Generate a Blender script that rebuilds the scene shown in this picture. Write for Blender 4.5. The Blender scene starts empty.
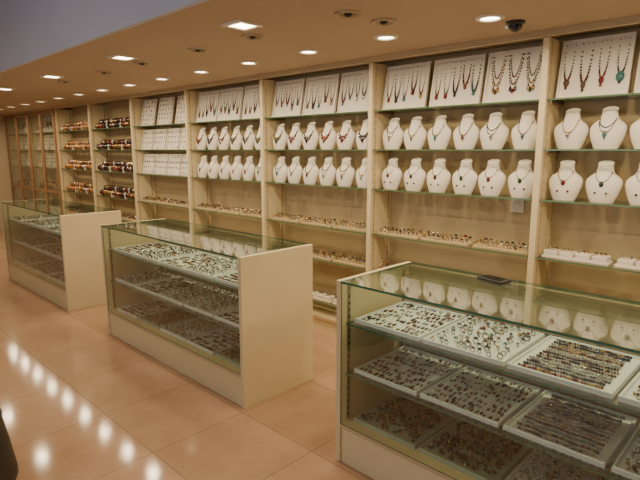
import bpy, math, random
from mathutils import Matrix, Vector
random.seed(7)
C = bpy.context.scene.collection
def sn(p): return max(0.0, math.sin(p))

# ---------------------------------------------------------------- materials
def nm(name):
    m = bpy.data.materials.new(name); m.use_nodes = True
    nt = m.node_tree; return m, nt, nt.nodes, nt.links

def mat(name, col, rough=0.5, metal=0.0, spec=0.5, noise=0.0, nscale=8.0, bump=0.0):
    m, nt, N, L = nm(name)
    b = N['Principled BSDF']
    b.inputs['Base Color'].default_value = (*col, 1)
    b.inputs['Roughness'].default_value = rough
    b.inputs['Metallic'].default_value = metal
    b.inputs['Specular IOR Level'].default_value = spec
    if noise > 0 or bump > 0:
        tc = N.new('ShaderNodeTexCoord'); n = N.new('ShaderNodeTexNoise')
        n.inputs['Scale'].default_value = nscale; n.inputs['Detail'].default_value = 4
        L.new(tc.outputs['Object'], n.inputs['Vector'])
        if noise > 0:
            r = N.new('ShaderNodeValToRGB')
            r.color_ramp.elements[0].position = .3; r.color_ramp.elements[1].position = .7
            r.color_ramp.elements[0].color = (*[c*(1-noise) for c in col], 1)
            r.color_ramp.elements[1].color = (*[min(1, c*(1+noise)) for c in col], 1)
            L.new(n.outputs['Fac'], r.inputs['Fac']); L.new(r.outputs['Color'], b.inputs['Base Color'])
        if bump > 0:
            bp = N.new('ShaderNodeBump'); bp.inputs['Strength'].default_value = bump
            L.new(n.outputs['Fac'], bp.inputs['Height']); L.new(bp.outputs['Normal'], b.inputs['Normal'])
    return m

def glass(name, tint, base=0.05, dirt=0.0):
    m, nt, N, L = nm(name)
    N.remove(N['Principled BSDF'])
    out = N['Material Output']
    tr = N.new('ShaderNodeBsdfTransparent'); tr.inputs['Color'].default_value = (*tint, 1)
    gl = N.new('ShaderNodeBsdfGlossy'); gl.inputs['Roughness'].default_value = 0.02
    lw = N.new('ShaderNodeLayerWeight'); lw.inputs['Blend'].default_value = .5
    p = N.new('ShaderNodeMath'); p.operation = 'POWER'; p.inputs[1].default_value = 4.0
    a = N.new('ShaderNodeMath'); a.operation = 'MULTIPLY_ADD'; a.inputs[1].default_value = 1-base; a.inputs[2].default_value = base
    mx = N.new('ShaderNodeMixShader')
    L.new(lw.outputs['Facing'], p.inputs[0]); L.new(p.outputs[0], a.inputs[0]); L.new(a.outputs[0], mx.inputs[0])
    L.new(tr.outputs[0], mx.inputs[1]); L.new(gl.outputs[0], mx.inputs[2]); L.new(mx.outputs[0], out.inputs['Surface'])
    return m

def emis(name, col, s):
    m, nt, N, L = nm(name)
    b = N['Principled BSDF']
    b.inputs['Base Color'].default_value = (*col, 1)
    b.inputs['Emission Color'].default_value = (*col, 1)
    b.inputs['Emission Strength'].default_value = s
    return m

def floor_mat():
    m, nt, N, L = nm('floor_tile')
    b = N['Principled BSDF']
    tc = N.new('ShaderNodeTexCoord')
    br = N.new('ShaderNodeTexBrick')
    br.offset = 0.0; br.inputs['Scale'].default_value = 1.0
    br.inputs['Brick Width'].default_value = 0.6; br.inputs['Row Height'].default_value = 0.6
    br.inputs['Mortar Size'].default_value = 0.0035; br.inputs['Mortar Smooth'].default_value = .1
    br.inputs['Color1'].default_value = (.41, .255, .160, 1); br.inputs['Color2'].default_value = (.445, .28, .175, 1)
    br.inputs['Mortar'].default_value = (.29, .17, .10, 1)
    L.new(tc.outputs['Object'], br.inputs['Vector'])
    n = N.new('ShaderNodeTexNoise'); n.inputs['Scale'].default_value = 2.5; n.inputs['Detail'].default_value = 8
    n.inputs['Roughness'].default_value = .65
    L.new(tc.outputs['Object'], n.inputs['Vector'])
    mx = N.new('ShaderNodeMixRGB'); mx.blend_type = 'SOFT_LIGHT'; mx.inputs[0].default_value = .5
    L.new(br.outputs['Color'], mx.inputs[1]); L.new(n.outputs['Fac'], mx.inputs[2])
    L.new(mx.outputs[0], b.inputs['Base Color'])
    b.inputs['Roughness'].default_value = .10
    b.inputs['Specular IOR Level'].default_value = .34
    return m

M = {}
M['cream'] = mat('cream_laminate', (.70, .585, .37), .4, noise=.04, nscale=3)
M['edge'] = mat('laminate_edge', (.53, .42, .25), .4)
M['back'] = mat('tan_back_panel', (.44, .34, .195), .6, noise=.06, nscale=2)
M['wall'] = mat('warm_wall_paint', (.50, .39, .26), .7, noise=.03)
M['ceil'] = mat('ceiling_paint', (.47, .345, .24), .7, noise=.03, nscale=1.5)
M['fascia'] = mat('bluegrey_light_tint', (.50, .53, .66), .7, noise=.03, nscale=1.5)  # blue cast of outdoor light is put into this base colour
M['floor'] = floor_mat()
M['glass'] = glass('clear_glass', (.95, .975, .945), .06)
M['gtop'] = glass('counter_glass', (.91, .965, .92), .12)
M['gedge'] = mat('green_glass_edge', (.06, .17, .10), .15)
M['gedge2'] = mat('shelf_glass_edge', (.10, .18, .09), .15)
M['white'] = mat('white_leatherette', (.76, .70, .61), .7, spec=.2, bump=.05, nscale=90)
M['board'] = mat('white_velvet_board', (.78, .72, .63), .9, spec=.1)
M['tray'] = mat('white_tray', (.74, .77, .77), .5)
M['traygreen'] = mat('pale_green_tray', (.36, .43, .35), .5)
M['dark'] = mat('dark_plastic', (.02, .02, .022), .3)
M['metal'] = mat('brushed_metal', (.45, .38, .30), .4, 1.0)
M['silver'] = mat('silver', (.48, .46, .44), .25, 1.0)
M['gold'] = mat('gold', (.45, .27, .09), .28, 1.0)
M['red'] = mat('garnet_bead', (.14, .012, .012), .2)
M['black'] = mat('onyx_bead', (.014, .012, .014), .15)
M['turq'] = mat('turquoise_bead', (.04, .15, .15), .25)
M['green'] = mat('jade_bead', (.025, .06, .03), .25)
M['brown'] = mat('amber_bead', (.09, .035, .013), .25)
M['orange'] = mat('orange_bangle', (.48, .19, .045), .3)
M['wood'] = mat('brown_wood_frame', (.32, .17, .08), .4, noise=.2, nscale=12)
M['trim'] = mat('white_trim', (.8, .72, .62), .4)
M['bulb'] = emis('lamp_glow', (1, .86, .62), 14)
M['leather'] = mat('dark_leather', (.025, .022, .015), .5, bump=.1, nscale=60)
M['screen'] = mat('phone_screen', (.01, .01, .015), .08)
JEW = ['silver', 'gold', 'red', 'black', 'turq', 'green', 'brown', 'silver', 'black', 'silver']

# ---------------------------------------------------------------- mesh builder
class MB:
    def __init__(s): s.v = []; s.f = []; s.m = []; s.sm = []; s.mats = []
    def mi(s, k):
        if k not in s.mats: s.mats.append(k)
        return s.mats.index(k)
    def add(s, vs, fs, k, smooth=False, T=None):
        o = len(s.v)
        if T is not None: vs = [tuple(T @ Vector(p)) for p in vs]
        s.v += vs; i = s.mi(k)
        for f in fs:
            s.f.append(tuple(o+a for a in f)); s.m.append(i); s.sm.append(smooth)
    def box(s, x0, x1, y0, y1, z0, z1, k, T=None):
        vs = [(x0,y0,z0),(x1,y0,z0),(x1,y1,z0),(x0,y1,z0),(x0,y0,z1),(x1,y0,z1),(x1,y1,z1),(x0,y1,z1)]
        s.add(vs, [(0,3,2,1),(4,5,6,7),(0,1,5,4),(1,2,6,5),(2,3,7,6),(3,0,4,7)], k, False, T)
    def bbox(s, x0, x1, y0, y1, z0, z1, k, c=.003):
        pts = []
        for z, i in ((z0, c), (z0+c, 0), (z1-c, 0), (z1, c)):
            a, b, d, e = x0+i, x1-i, y0+i, y1-i
            q = c if i == 0 else c*.5
            pts += [(a+q,d,z),(b-q,d,z),(b,d+q,z),(b,e-q,z),(b-q,e,z),(a+q,e,z),(a,e-q,z),(a,d+q,z)]
        fs = [tuple(reversed(range(8))), tuple(range(24, 32))]
        for r in range(3):
            for j in range(8):
                fs.append((r*8+j, r*8+(j+1) % 8, (r+1)*8+(j+1) % 8, (r+1)*8+j))
        s.add(pts, fs, k)
    def glassbox(s, x0, x1, y0, y1, z0, z1, kf, ke, axis='z'):
        vs = [(x0,y0,z0),(x1,y0,z0),(x1,y1,z0),(x0,y1,z0),(x0,y0,z1),(x1,y0,z1),(x1,y1,z1),(x0,y1,z1)]
        F = {'z': [(0,3,2,1),(4,5,6,7)], 'y': [(0,1,5,4),(2,3,7,6)], 'x': [(1,2,6,5),(3,0,4,7)]}
        for a in F:
            s.add(vs, F[a], kf if a == axis else ke)
    def sph(s, c, r, k, n=6, m=4, sc=(1,1,1)):
        vs = [(c[0], c[1], c[2]+r*sc[2])]
        for i in range(1, m):
            t = math.pi*i/m
            for j in range(n):
                p = 2*math.pi*j/n
                vs.append((c[0]+r*sc[0]*math.sin(t)*math.cos(p), c[1]+r*sc[1]*math.sin(t)*math.sin(p), c[2]+r*sc[2]*math.cos(t)))
        vs.append((c[0], c[1], c[2]-r*sc[2]))
        fs = [(0, 1+j, 1+(j+1) % n) for j in range(n)]
        for i in range(m-2):
            for j in range(n):
                a = 1+i*n+j; b = 1+i*n+(j+1) % n
                fs.append((a, a+n, b+n, b))
        e = len(vs)-1; o = 1+(m-2)*n
        fs += [(e, o+(j+1) % n, o+j) for j in range(n)]
        s.add(vs, fs, k, True)
    def torus(s, R, r, k, T, n=12, m=4):
        vs = []; fs = []
        for i in range(n):
            a = 2*math.pi*i/n
            for j in range(m):
                b = 2*math.pi*j/m
                vs.append(((R+r*math.cos(b))*math.cos(a), (R+r*math.cos(b))*math.sin(a), r*math.sin(b)))
        for i in range(n):
            for j in range(m):
                fs.append((i*m+j, ((i+1) % n)*m+j, ((i+1) % n)*m+(j+1) % m, i*m+(j+1) % m))
        s.add(vs, fs, k, True, T)
    def lathe(s, prof, k, c=(0,0,0), n=24, T=None, smooth=True, caps=True):
        vs = []; fs = []
        for (r, z) in prof:
            for j in range(n):
                a = 2*math.pi*j/n
                vs.append((c[0]+r*math.cos(a), c[1]+r*math.sin(a), c[2]+z))
        for i in range(len(prof)-1):
            for j in range(n):
                fs.append((i*n+j, i*n+(j+1) % n, (i+1)*n+(j+1) % n, (i+1)*n+j))
        s.add(vs, fs, k, smooth, T)
        if caps:
            o = (len(prof)-1)*n
            s.add(vs[:n], [tuple(reversed(range(n)))], k, False, T)
            s.add(vs[o:], [tuple(range(n))], k, False, T)
    def mesh(s, name, dropz=False):
        if dropz:
            mz = min(p[2] for p in s.v); s.v = [(p[0], p[1], p[2]-mz) for p in s.v]
        me = bpy.data.meshes.new(name); me.from_pydata(s.v, [], s.f)
        for k in s.mats: me.materials.append(M[k])
        me.polygons.foreach_set('material_index', s.m)
        me.polygons.foreach_set('use_smooth', s.sm)
        me.update(); return me

def ob(name, me, loc=(0,0,0), parent=None, rz=0):
    o = bpy.data.objects.new(name, me); C.objects.link(o)
    o.location = loc; o.rotation_euler = (0, 0, rz)
    if parent: o.parent = parent
    return o
def empty(name, loc=(0,0,0)):
    o = bpy.data.objects.new(name, None); C.objects.link(o); o.location = loc; o.empty_display_size = .1
    return o
def boxob(name, b, k, parent=None):
    x0,x1,y0,y1,z0,z1 = b
    cx, cy, cz = (x0+x1)/2, (y0+y1)/2, z0
    mb = MB(); mb.box(x0-cx, x1-cx, y0-cy, y1-cy, 0, z1-z0, k)
    return ob(name, mb.mesh(name), (cx, cy, cz), parent)

# ---------------------------------------------------------------- room
XL, XR, YB, YF = -11.74, 2.75, -3.0, 3.50
ZC, ZU, YS = 2.285, 2.95, 1.48
mb = MB(); mb.box(XL-.1, XR+.1, YB-.1, YF+.1, -.1, 0, 'floor'); ob('floor', mb.mesh('floor'))
boxob('wall_back', (XL-.1, XR+.1, YF, YF+.1, 0, ZU), 'wall')
boxob('wall_left', (XL-.1, XL, YB, YF, 0, ZU), 'wall')
boxob('wall_right', (XR, XR+.1, YB, YF, 0, ZU), 'wall')
fw = MB()
fw.box(XL-.1, -5.0, YB-.1, YB, 0, ZU, 'wall'); fw.box(1.0, XR+.1, YB-.1, YB, 0, ZU, 'wall')
fw.box(-5.0, 1.0, YB-.1, YB, 0, .5, 'wall'); fw.box(-5.0, 1.0, YB-.1, YB, 2.5, ZU, 'wall')
ob('wall_front', fw.mesh('wall_front'))
wf = MB()  # unseen window, added to go with the cool light behind the camera
for x in (-5.0, -3.0, -1.0, .95): wf.box(x, x+.05, YB-.09, YB-.01, .5, 2.5, 'wood')
wf.box(-5.0, 1.0, YB-.09, YB-.01, .5, .55, 'wood'); wf.box(-5.0, 1.0, YB-.09, YB-.01, 2.45, 2.5, 'wood')
wf.box(-5.0, 1.0, YB-.06, YB-.05, .55, 2.45, 'glass')
ob('added_window', wf.mesh('added_window'))
dc = MB(); dc.box(XL-.1, XR+.1, YS, YF+.1, ZC, ZC+.03, 'ceil')
ob('ceiling', dc.mesh('ceiling'))
uc = MB(); uc.box(XL-.1, XR+.1, YB-.1, YS+.1, ZU, ZU+.05, 'fascia'); uc.box(XL-.1, XR+.1, YS-.03, YS, ZC, ZU, 'fascia')
ob('ceiling_upper', uc.mesh('ceiling_upper'))
boxob('trim_1', (XL, XR, 3.165, 3.205, ZC-.035, ZC), 'edge')

# ---------------------------------------------------------------- shelving wall
BW = 1.305; X0 = 2.665
ups = [X0 - BW*i for i in range(12)]
YA, YP = 3.20, 3.47
SH = [1.90, 1.605, 1.30, .94, .64, .255]
shelving = empty('wall_display_shelving', (0, 3.3, 0))
def child(name, mb, parent):
    me = mb.mesh(name); o = ob(name, me); o.parent = parent
    o.matrix_parent_inverse = Matrix.Translation(-parent.location); return o
mb = MB()
mb.box(ups[-1], ups[0], YP, YF, 0, ZC-.002, 'back')
child('back_panel', mb, shelving)
mb = MB()
for x in ups:
    mb.bbox(x-.02, x+.02, YA, YP, 0, ZC-.036, 'cream', .002)
    for s in (-1, 1):
        if (x > 2.6 and s > 0) or (x < -11.6 and s < 0): continue
        xa = x+s*.02; xb = x+s*.024
        for y in (YA+.03, YP-.05):
            mb.box(min(xa,xb), max(xa,xb), y, y+.018, .2, ZC-.05, 'edge')
            z = .25
            while z < 2.2:
                xc, xd = xa, x+s*.0255
                mb.box(min(xc,xd), max(xc,xd), y+.005, y+.013, z, z+.016, 'wood'); z += .05
child('uprights', mb, shelving)
mb = MB(); mb.box(ups[-1]+.02, ups[0]-.02, YA+.02, YP, 0, .10, 'cream')
mb.box(ups[-1]+.02, ups[0]-.02, YA+.005, YP, .10, .125, 'edge')
child('plinth', mb, shelving)
mb = MB()
for i in range(11):
    a, b = ups[i+1]+.026, ups[i]-.026
    for z in SH:
        mb.glassbox(a, b, YA+.01, YP-.005, z-.010, z, 'glass', 'gedge2')
        mb.box(a-.004, a+.012, YA+.05, YP-.02, z-.022, z-.0105, 'metal'); mb.box(b-.012, b+.004, YA+.05, YP-.02, z-.022, z-.0105, 'metal')
child('glass_shelves', mb, shelving)

# ---------------------------------------------------------------- necklace bust
PROF = [(0,.062,.036),(.012,.069,.042),(.045,.083,.048),(.08,.094,.050),(.108,.098,.048),(.13,.094,.044),(.148,.078,.038),(.163,.058,.034),(.18,.046,.031),(.205,.041,.030),(.226,.042,.032)]
def pr(z):
    for a, b in zip(PROF, PROF[1:]):
        if a[0] <= z <= b[0]:
            t = (z-a[0])/(b[0]-a[0]); return a[1]+(b[1]-a[1])*t, a[2]+(b[2]-a[2])*t
    return PROF[-1][1:]
def yc(z): return .12*z
def bust(style, seed):
    R = random.Random(seed); mb = MB(); n = 24; vs = []; fs = []
    for (z, w, d) in PROF:
        for j in range(n):
            a = 2*math.pi*j/n
            y = math.sin(a)*d*(1 if math.sin(a) < 0 else .55)
            tilt = .016*(z/.226)**6*math.sin(a)
            vs.append((w*math.cos(a), yc(z)+y, z+tilt))
    for i in range(len(PROF)-1):
        for j in range(n):
            fs.append((i*n+j, i*n+(j+1) % n, (i+1)*n+(j+1) % n, (i+1)*n+j))
    mb.add(vs, fs, 'white', True)
    mb.add(vs[:n], [tuple(reversed(range(n)))], 'white'); mb.add(vs[-n:], [tuple(range(n))], 'white')
    def bead(x, z, r, k, sc=(1,1,1)):
        w, d = pr(z); q = max(0, 1-(x/w)**2)
        mb.sph((x, yc(z)-d*math.sqrt(q)-r*.4, z), r, k, 6, 4, sc)
    if style == 'chunky':
        col = R.choice(['black', 'red', 'brown', 'black', 'green']); c2 = R.choice(['gold', 'silver', col])
        for L, rr in ((.068, .0065), (.088, .008)):
            N = 25
            for i in range(N):
                p = math.pi*i/(N-1); bead(.044*math.cos(p)*(1+.25*sn(p)), .172-L*sn(p)**.9, rr*(.7+.5*sn(p)), col if i % 3 else c2)
        bead(0, .072, .014, col, (1, .6, 1.4))
    elif style == 'chain':
        col = R.choice(['gold', 'silver', 'brown', 'black']); N = 27; two = R.random() < .5
        for i in range(N):
            p = math.pi*i/(N-1); bead(.044*math.cos(p), .172-.08*sn(p)**1.3, .004, col)
            if two: bead(.043*math.cos(p), .172-.05*sn(p)**1.2, .0035, 'silver' if col != 'silver' else 'black')
        k = R.choice(['red', 'black', 'brown', 'turq', 'green', 'silver'])
        bead(0, .082, .012, k, (1, .6, 1.4)); bead(-.007, .097, .006, 'gold'); bead(.007, .097, .006, 'gold'); bead(0, .062, .006, k)
    else:
        col = R.choice(['gold', 'silver', 'brown']); N = 23
        for i in range(N):
            p = math.pi*i/(N-1); bead(.043*math.cos(p), .172-.055*sn(p)**1.4, .0034, col)
        k = R.choice(['brown', 'red', 'green', 'black', 'silver'])
        bead(0, .106, .012, k, (1.1, .6, 1.5)); bead(-.03, .055, .007, k); bead(.03, .055, .007, k)
    return mb.mesh('necklace_bust')
BUST = {s: [bust(s, i*3+len(s)) for i in range(7)] for s in ('chunky', 'chain', 'pendant')}

# ---------------------------------------------------------------- necklace / earring boards
def board(w, h, style, seed, lean=11, n=5):
    R = random.Random(seed); mb = MB()
    mb.box(-w/2, w/2, 0, .012, 0, h, 'board')
    e = .012
    for b in ((-w/2, w/2, -.008, 0, 0, e), (-w/2, w/2, -.008, 0, h-e, h), (-w/2, -w/2+e, -.008, 0, e, h-e), (w/2-e, w/2, -.008, 0, e, h-e)):
        mb.box(*b, 'board')
    if style == 'neck':
        big = 1.0 if n > 4 else 1.5
        for q in range(n):
            x0 = -w/2+.05+(w-.10)*q/(n-1); hw = R.uniform(.018, .026)*(1.25 if n < 5 else 1); L = h*R.uniform(.5, .70)
            col = R.choice(['red', 'brown', 'black', 'green', 'silver', 'red', 'brown', 'black']); c2 = R.choice(['gold', 'silver', col, 'turq']); zt = h-.03; N = 32
            rr = R.uniform(.0045, .0068)
            for i in range(N):
                p = math.pi*i/(N-1)
                mb.sph((x0+hw*math.cos(p), -rr*.8, zt-L*sn(p)**.7), rr*(.7+.5*sn(p)), col if i % 4 else c2, 5, 4)
            mb.sph((x0, -.006, zt-L-.014), .013*R.uniform(.7, 1.2)*big, R.choice([c2, col, 'turq', 'red']), 7, 5, (1, .5, 1.3))
            if n < 5: mb.sph((x0, -.006, zt-L-.042), .008, col, 6, 4, (1, .5, 1.6))
            mb.sph((x0, -.004, zt+.004), .004, 'gold')
    elif style == 'collar':
        for q, x0 in enumerate((-w*.30, 0, w*.30)):
            col = R.choice(['red', 'brown', 'black', 'green', 'silver']); c2 = R.choice(['gold', 'silver', 'black'])
            for L, hw in ((h*.42, .036), (h*.56, .044), (h*.66, .048)):
                for i in range(30):
                    p = math.pi*i/29
                    mb.sph((x0+hw*math.cos(p)*(1-.35*sn(p)), -.004, h-.035-L*sn(p)**.85), .0045, col if i % 3 else c2, 5, 4)
            for k in range(3): mb.sph((x0+(k-1)*.016, -.005, h*.21+abs(k-1)*.012), .011, c2 if k % 2 == 0 else col, 6, 4, (1, .5, 1.5))
    else:
        nx, nz = 5, max(3, int(h/.055))
        for i in range(nx):
            for j in range(nz):
                x = -w/2+.035+(w-.07)*i/(nx-1); z = .03+(h-.06)*j/(nz-1)
                if R.random() < .15: continue
                k = R.choice(JEW)
                mb.sph((x, -.004, z), .0066, k, 5, 4); mb.sph((x, -.004, z-.012), .0052, R.choice(['gold', 'black', 'brown']), 5, 4, (1, .6, 1.6))
    T = Matrix.Rotation(math.radians(-lean), 4, 'X')
    mb.v = [tuple(T @ Vector(p)) for p in mb.v]
    return mb.mesh('necklace_display_board', True)
BN = [board(.385, .335, 'neck', i) for i in range(6)]
BL = [board(.385, .345, 'neck', 80+i, n=4) for i in range(3)]
BC = [board(.385, .335, 'collar', 20+i) for i in range(3)]
BE = [board(.28, .25, 'ear', 40+i) for i in range(4)]
BE2 = [board(.33, .33, 'ear', 60+i) for i in range(3)]

# ---------------------------------------------------------------- trays
def ring_at(mb, x, y, z, k, k2, R, s=1.0):
    T = Matrix.Translation((x, y, z+.0085*s)) @ Matrix.Rotation(R.uniform(0, 3.14), 4, 'Z') @ Matrix.Rotation(math.pi/2-R.uniform(0, .9), 4, 'X')
    mb.torus(.0085*s, .0018*s, k, T, 9, 4)
    mb.sph((x, y, z+.016*s), .0062*s, k2, 6, 4, (1.2, 1, .7))
def drop_at(mb, x, y, z, k, k2, R, s=1.0):
    a = R.uniform(-.9, .9)
    for dx in (-.008, .008):
        cx = x+dx*s*math.cos(a); cy = y+dx*s*math.sin(a)
        mb.sph((cx, cy+.008*s, z+.003), .004*s, k, 5, 4, (1, 1, .6)); mb.sph((cx, cy-.003*s, z+.003), .006*s, k2, 6, 4, (.8, 1.5, .6))
def tray(kind, seed, w=.37, d=.44):
    R = random.Random(seed); mb = MB(); tk = 'traygreen' if kind == 'dense' else 'tray'
    mb.box(-w/2, w/2, -d/2, d/2, 0, .010, tk)
    e = .010
    for b in ((-w/2, w/2, -d/2, -d/2+e), (-w/2, w/2, d/2-e, d/2), (-w/2, -w/2+e, -d/2+e, d/2-e), (w/2-e, w/2, -d/2+e, d/2-e)):
        mb.bbox(*b, .008, .020, tk, .002)
    x0, y0 = -w/2+.033, -d/2+.033
    if kind == 'rings':
        nx, ny = 9, 9
        for j in range(ny):
            for i in range(nx):
                if R.random() < .12: continue
                x = x0+(w-.066)*i/(nx-1)+R.uniform(-.010, .010); y = y0+(d-.066)*j/(ny-1)+R.uniform(-.010, .010)
                x = max(x0, min(-x0, x)); y = max(y0, min(-y0, y))
                ring_at(mb, x, y, .010, R.choice(['silver', 'brown', 'silver', 'black']), R.choice(JEW), R, R.uniform(.95, 1.6))
    elif kind == 'ear':
        nx, ny = 8, 8
        for j in range(ny):
            for i in range(nx):
                if R.random() < .1: continue
                x = x0+(w-.066)*i/(nx-1)+R.uniform(-.010, .010); y = y0+(d-.066)*j/(ny-1)+R.uniform(-.010, .010)
                x = max(x0, min(-x0, x)); y = max(y0, min(-y0, y))
                drop_at(mb, x, y, .010, R.choice(['silver', 'gold', 'black']), R.choice(['red', 'brown', 'black', 'black', 'silver', 'silver', 'green', 'brown']), R, R.uniform(1.0, 1.8))
    elif kind == 'strand':
        ny = 12
        for j in range(ny):
            y = y0+(d-.066)*j/(ny-1); k = R.choice(['turq', 'red', 'black', 'brown', 'silver', 'black', 'silver']); k2 = R.choice(['silver', 'gold', 'black', k])
            x = x0+R.uniform(0, .02)
            while x < w/2-.032-R.uniform(0, .01):
                mb.sph((x, y+.003*math.sin(x*60+j), .016), R.uniform(.005, .0072), k if R.random() < .6 else k2, 6, 4); x += .0105
    else:
        for i in range(290):
            x = R.uniform(x0, -x0); y = R.uniform(y0, -y0)
            if i % 3: mb.sph((x, y, .013+R.uniform(0, .006)), R.uniform(.006, .010), R.choice(['green', 'brown', 'black', 'gold', 'silver', 'green', 'red', 'black']), 5, 4, (1.3, 1, .6))
            else: ring_at(mb, x, y, .010, R.choice(['gold', 'silver', 'black']), R.choice(['green', 'brown', 'black']), R, 1.3)
    return mb.mesh('jewelry_tray')
TR = {'rings': [tray('rings', 1+i) for i in range(4)], 'ear': [tray('ear', 11+i) for i in range(4)],
      'strand': [tray('strand', 21+i) for i in range(3)], 'dense': [tray('dense', 31+i) for i in range(3)]}

# ---------------------------------------------------------------- small row trays, boxes, bangle stands
def ringstrip(seed, white=False):
    R = random.Random(seed); mb = MB(); w = .38; d = .10
    mb.bbox(-w/2, w/2, -d/2, d/2, 0, .016, 'board' if white else 'edge', .002)
    if white:
        for q in range(4):
            cx = -w/2+.05+q*.093
            mb.bbox(cx-.04, cx+.04, -.044, .044, .016, .045, 'white', .003)
            for i in range(3): ring_at(mb, cx-.024+.024*i, -.01, .043, 'gold', R.choice(JEW), R, 1.1)
    else:
        for j in range(2):
            for i in range(10):
                x = -w/2+.02+(w-.04)*i/9; y = -.025+.05*j
                ring_at(mb, x, y, .014+.012*j, R.choice(['gold', 'brown', 'silver']), R.choice(['brown', 'red', 'black', 'silver', 'gold', 'brown']), R, R.uniform(1.3, 2.0))
        mb.box(-w/2, w/2, .012, .04, .014, .028, 'edge')
    return mb.mesh('ring_display_strip')
RS = [ringstrip(i) for i in range(4)]; RW = [ringstrip(10+i, True) for i in range(2)]
def bangles(seed, cols):
    R = random.Random(seed); mb = MB(); w = .38
    for zz, yy in ((.055, -.03), (.115, .035)):
        T = Matrix.Translation((-w/2, yy, zz)) @ Matrix.Rotation(math.pi/2, 4, 'Y')
        mb.lathe([(.016, 0), (.016, w)], 'board', T=T, n=12)
        for sx in (-w/2+.004, w/2-.012): mb.box(sx, sx+.008, yy-.02, yy+.02, 0, zz+.02, 'board')
        x = -w/2+.022; g = 0; k = R.choice(cols)
        while x < w/2-.02:
            T = Matrix.Translation((x, yy, zz-.012)) @ Matrix.Rotation(math.pi/2, 4, 'Y')
            mb.torus(.034, .0042, k if g % 3 else R.choice(cols), T, 14, 4)
            x += .0095; g += 1
            if g % 6 == 0: x += .012; k = R.choice(cols)
    return mb.mesh('bangle_stand', True)
BD = [bangles(i, ['black', 'brown', 'red', 'gold', 'black', 'silver']) for i in range(3)]
BO = [bangles(10+i, ['orange', 'gold', 'brown', 'orange', 'silver']) for i in range(3)]

def place(name, meshes, i, nper, z, y, jx=.006, x_lo=None, x_hi=None, rj=.06):
    a, b = ups[i+1]+.03, ups[i]-.03
    last = None
    for q in range(nper):
        x = a+(b-a)*(q+.5)/nper+random.uniform(-jx, jx)
        c = random.choice([m for m in meshes if m is not last] or meshes); last = c
        ob(name, c, (x, y, z), rz=random.uniform(-rj, rj))

for i in range(11):
    yb = 3.305
    if i <= 5:
        place('necklace_display_board', {0: BN, 1: BC, 2: BL, 3: BC+BN[:3], 4: BN, 5: BN}[i], i, 3, SH[0], 3.30, rj=.0)
        place('necklace_bust', BUST['chunky'] if i in (4, 5) else BUST['chain'], i, 6, SH[1], yb)
        place('necklace_bust', BUST['chain'] if i in (4, 5) else BUST['pendant'], i, 6, SH[2], yb)
        place('ring_display_strip', RW if i <= 2 else RS, i, 3, SH[3], 3.30, rj=0)
        place('ring_display_strip', RS, i, 3, SH[4], 3.30, rj=0)
        place('ring_display_strip', RW, i, 3, SH[5], 3.30, rj=0)
    elif i == 6:
        place('necklace_display_board', BE2, i, 3, SH[0], 3.30, rj=0)
        place('necklace_display_board', BE, i, 4, SH[1], 3.30, 0, rj=0)
        place('necklace_display_board', BE, i, 4, SH[2], 3.30, 0, rj=0)
        place('ring_display_strip', RS, i, 3, SH[3], 3.30, rj=0)
        place('ring_display_strip', RS, i, 3, SH[4], 3.30, rj=0)
    elif i in (7, 8):
        for z in (SH[0], SH[1], SH[2], SH[3]):
            place('bangle_stand', BD if i == 7 else BO, i, 3, z, 3.32, 0, rj=0)
        place('ring_display_strip', RS, i, 3, SH[4], 3.30, rj=0)
    else:
        place('necklace_display_board', BN, i, 3, SH[0], 3.30, 0, rj=0)
        place('necklace_display_board', BE, i, 4, SH[1], 3.30, 0, rj=0)
        place('necklace_display_board', BE, i, 4, SH[2], 3.30, 0, rj=0)
        place('bangle_stand', BO, i, 3, SH[3], 3.32, 0, rj=0)
        a, b = ups[i+1], ups[i]; d = MB(); y0, y1 = 3.170, 3.198
        mid = (a+b)/2
        for p, q in ((a+.003, mid-.002), (mid+.002, b-.003)):
            for (u, v, s, t) in ((p, p+.04, .13, 2.24), (q-.04, q, .13, 2.24), (p+.04, q-.04, .13, .17), (p+.04, q-.04, 2.2, 2.24), (p+.04, q-.04, .88, .92)):
                d.box(u, v, y0, y1, s, t, 'wood')
            d.box(p+.04, q-.04, y0+.012, y0+.016, .17, 2.2, 'glass')
        d.lathe([(.008, 0), (.012, .01), (.006, .02)], 'metal', (mid-.02, y0-.0, 1.1), 10)
        child('cabinet_doors_%d' % (i-8), d, shelving)

# socket plate on the back panel
mb = MB(); mb.bbox(-.045, .045, -.008, 0, -.06, .06, 'trim', .002)
mb.box(-.03, .03, -.011, -.008, -.02, .04, 'board'); mb.box(-.006, -.002, -.0115, -.011, 0, .02, 'dark'); mb.box(.012, .016, -.0115, -.011, 0, .02, 'dark')
ob('wall_socket', mb.mesh('wall_socket'), (-1.47, 3.469, 1.24))

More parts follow.
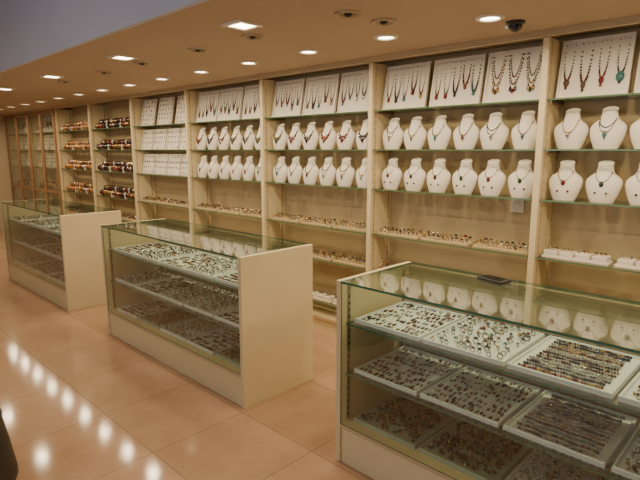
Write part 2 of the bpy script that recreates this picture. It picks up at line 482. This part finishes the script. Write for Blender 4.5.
# ---------------------------------------------------------------- glass counters
CY0, CY1, CT = 1.83, 2.44, .97
LV = [.75, .485, .215]
def counter(xa, xb, kinds):
    W = xb-xa; D = CY1-CY0; E = empty('display_counter', (xa, CY0, 0))
    def ch(n, mb): ob(n, mb.mesh(n), (0,0,0), E)
    mb = MB(); t = .03
    mb.bbox(0, t, 0, D, 0, CT, 'cream', .002); ch('end_panel_left', mb)
    mb = MB(); mb.bbox(W-t, W, 0, D, 0, CT, 'cream', .002); ch('end_panel_right', mb)
    mb = MB()
    mb.box(t, W-t, .012, D, 0, LV[2]-.02, 'cream'); mb.box(t, W-t, .004, D, LV[2]-.02, LV[2], 'edge'); ch('plinth', mb)
    mb = MB()
    mb.box(t, W-t, D-.018, D, LV[2], CT-.014, 'cream')
    mb.box(W/2-.012, W/2+.012, D-.024, D-.018, LV[2], CT-.02, 'edge')
    mb.box(t, W-t, D-.03, D-.018, LV[2], LV[2]+.02, 'edge'); mb.box(t, W-t, D-.03, D-.018, CT-.035, CT-.014, 'edge')
    ch('sliding_back_doors', mb)
    mb = MB()
    for x, s in ((t, 1), (W-t, -1)):
        for y in (.05, D-.09):
            mb.box(min(x, x+s*.004), max(x, x+s*.004), y, y+.02, LV[2]+.01, CT-.03, 'metal')
            z = LV[2]+.03
            while z < CT-.06:
                mb.box(min(x, x+s*.0055), max(x, x+s*.0055), y+.006, y+.014, z, z+.014, 'dark'); z += .035
    ch('slotted_standards', mb)
    mb = MB(); mb.glassbox(t+.001, W-t-.001, .002, .008, LV[2]+.001, CT-.011, 'glass', 'gedge', 'y'); ch('front_glass', mb)
    mb = MB(); mb.glassbox(t+.001, W-t-.001, -.004, D, CT-.010, CT+.001, 'gtop', 'gedge', 'z'); ch('top_glass', mb)
    mb = MB()
    for z in LV[:2]:
        mb.glassbox(t+.006, W-t-.006, .035, D-.035, z-.009, z, 'glass', 'gedge', 'z')
    ch('glass_shelves', mb)
    n = 5
    for lv, ks in zip(LV, kinds):
        pw = (W-2*t-.04)/n
        for q in range(n):
            k = ks[q % len(ks)]
            o = ob('jewelry_tray', random.choice(TR[k]), (xa+t+.02+pw*(q+.5), CY0+.055+.22+.015, lv), rz=random.uniform(-.015, .015))
            o.scale = ((pw-.018)/.37, 1, 1)
counter(-1.655, .42, [['ear', 'rings', 'strand', 'strand', 'ear'], ['ear', 'ear', 'strand', 'rings', 'rings'], ['dense', 'dense', 'rings', 'dense', 'dense']])
counter(-4.37, -2.425, [['ear', 'rings'], ['rings', 'ear', 'rings'], ['ear', 'dense', 'rings']])
counter(-7.24, -5.28, [['rings', 'ear'], ['ear', 'rings'], ['rings', 'ear']])

# phone on the glass
mb = MB(); mb.bbox(-.075, .075, -.038, .038, 0, .014, 'dark', .004); mb.box(-.055, .055, -.033, .033, .014, .0145, 'screen')
mb.lathe([(.005, .014), (.005, .0150)], 'metal', (.065, 0, 0), 10)
ob('mobile_phone', mb.mesh('mobile_phone'), (-1.09, 2.35, CT+.001), rz=-.25)

# dark upholstered pouf at the edge of the view
mb = MB()
mb.lathe([(.30, .0), (.31, .02), (.305, .06), (.285, .2), (.26, .34), (.245, .40), (.22, .44), (.15, .46), (.05, .468)], 'leather', n=36)
mb.torus(.262, .006, 'leather', Matrix.Translation((0, 0, .335)), 36, 6)
ob('leather_pouf', mb.mesh('leather_pouf'), (-2.81, .345, 0))

# ---------------------------------------------------------------- ceiling fixtures
def downlight(kind):
    mb = MB()
    if kind == 'square':
        w, i = .085, .058
        for b in ((-w, w, -w, -i), (-w, w, i, w), (-w, -i, -i, i), (i, w, -i, i)): mb.box(*b, -.012, 0, 'trim')
        mb.box(-i, i, -i, i, -.006, 0, 'bulb')
    elif kind == 'round':
        mb.lathe([(.075, 0), (.075, -.006), (.062, -.012), (.052, -.010), (.050, -.003)], 'trim', n=28, caps=False)
        mb.lathe([(.05, -.003), (.001, -.004)], 'bulb', n=28, caps=False)
    else:
        mb.lathe([(.07, 0), (.07, -.006), (.058, -.012), (.05, -.004)], 'metal', n=28, caps=False)
        mb.lathe([(.05, -.003), (.001, -.002)], 'wood', n=28, caps=False)
        mb.sph((0, 0, -.004), .022, 'dark', 10, 6, (1, 1, .7))
    return mb.mesh('recessed_downlight')
DL = {k: downlight(k) for k in ('square', 'round', 'off')}
def lamp(x, y, z, e, r=.05, col=(1, .80, .51), spread=172):
    l = bpy.data.lights.new('downlight_lamp', 'AREA'); l.shape = 'DISK'; l.size = r*2; l.energy = e; l.color = col; l.spread = math.radians(spread)
    o = bpy.data.objects.new('downlight_lamp', l); C.objects.link(o); o.location = (0, 0, -.018)
    return o
def fixture(kind, x, y, z, e):
    o = ob('recessed_downlight', DL[kind], (x, y, z))
    if e: lamp(x, y, z, e).parent = o
def fall(x): return 1.0 if x > -5.5 else .72
x = 1.35
while x > -11:
    fixture('round', x, 2.68, ZC, 7.5*fall(x)); x -= .675
x = .5
while x > -11:
    fixture('square', x, 1.87, ZC, 8.5*fall(x)); x -= 1.45
for x in (-1.83, -2.6, -3.2, -4.0, -4.7, -5.6): fixture('off', x, 2.10, ZC, 0)
fixture('off', -1.80, 2.36, ZC, 0)
for x in (-9.5, -6.5, -3.5, -.5):  # out-of-view downlights on the upper ceiling, added to light the room
    for y in (-.2, -1.8): fixture('square', x, y, ZU, 10*fall(x))

# dome security camera
mb = MB()
mb.lathe([(.05, 0), (.05, -.012), (.036, -.02)], 'dark', n=24)
mb.lathe([(.036, -.018), (.034, -.035), (.022, -.048), (.003, -.054)], 'screen', n=24)
mb.box(-.05, -.03, -.02, .02, -.03, 0, 'trim')
ob('security_camera', mb.mesh('security_camera'), (-1.29, 2.86, ZC))

# added cool fill light outside the unseen window, for a bluish upper ceiling
l = bpy.data.lights.new('cool_fill', 'AREA'); l.shape = 'RECTANGLE'; l.size = 5.6; l.size_y = 1.8; l.energy = 50; l.color = (.70, .80, 1)
o = bpy.data.objects.new('added_cool_fill', l); C.objects.link(o); o.location = (-2, YB-.2, 1.5); o.rotation_euler = (math.radians(100), 0, 0)
w = bpy.data.worlds.new('world'); bpy.context.scene.world = w; w.use_nodes = True
w.node_tree.nodes['Background'].inputs[0].default_value = (.5, .6, .8, 1); w.node_tree.nodes['Background'].inputs[1].default_value = .4

# ---------------------------------------------------------------- camera
cam = bpy.data.cameras.new('camera'); co = bpy.data.objects.new('camera', cam); C.objects.link(co)
cam.sensor_width = 36; cam.lens = 36*516/640; cam.clip_start = .05
co.location = (0, 0, 1.6); co.rotation_euler = (math.radians(90-9.89), 0, math.radians(44))
bpy.context.scene.camera = co
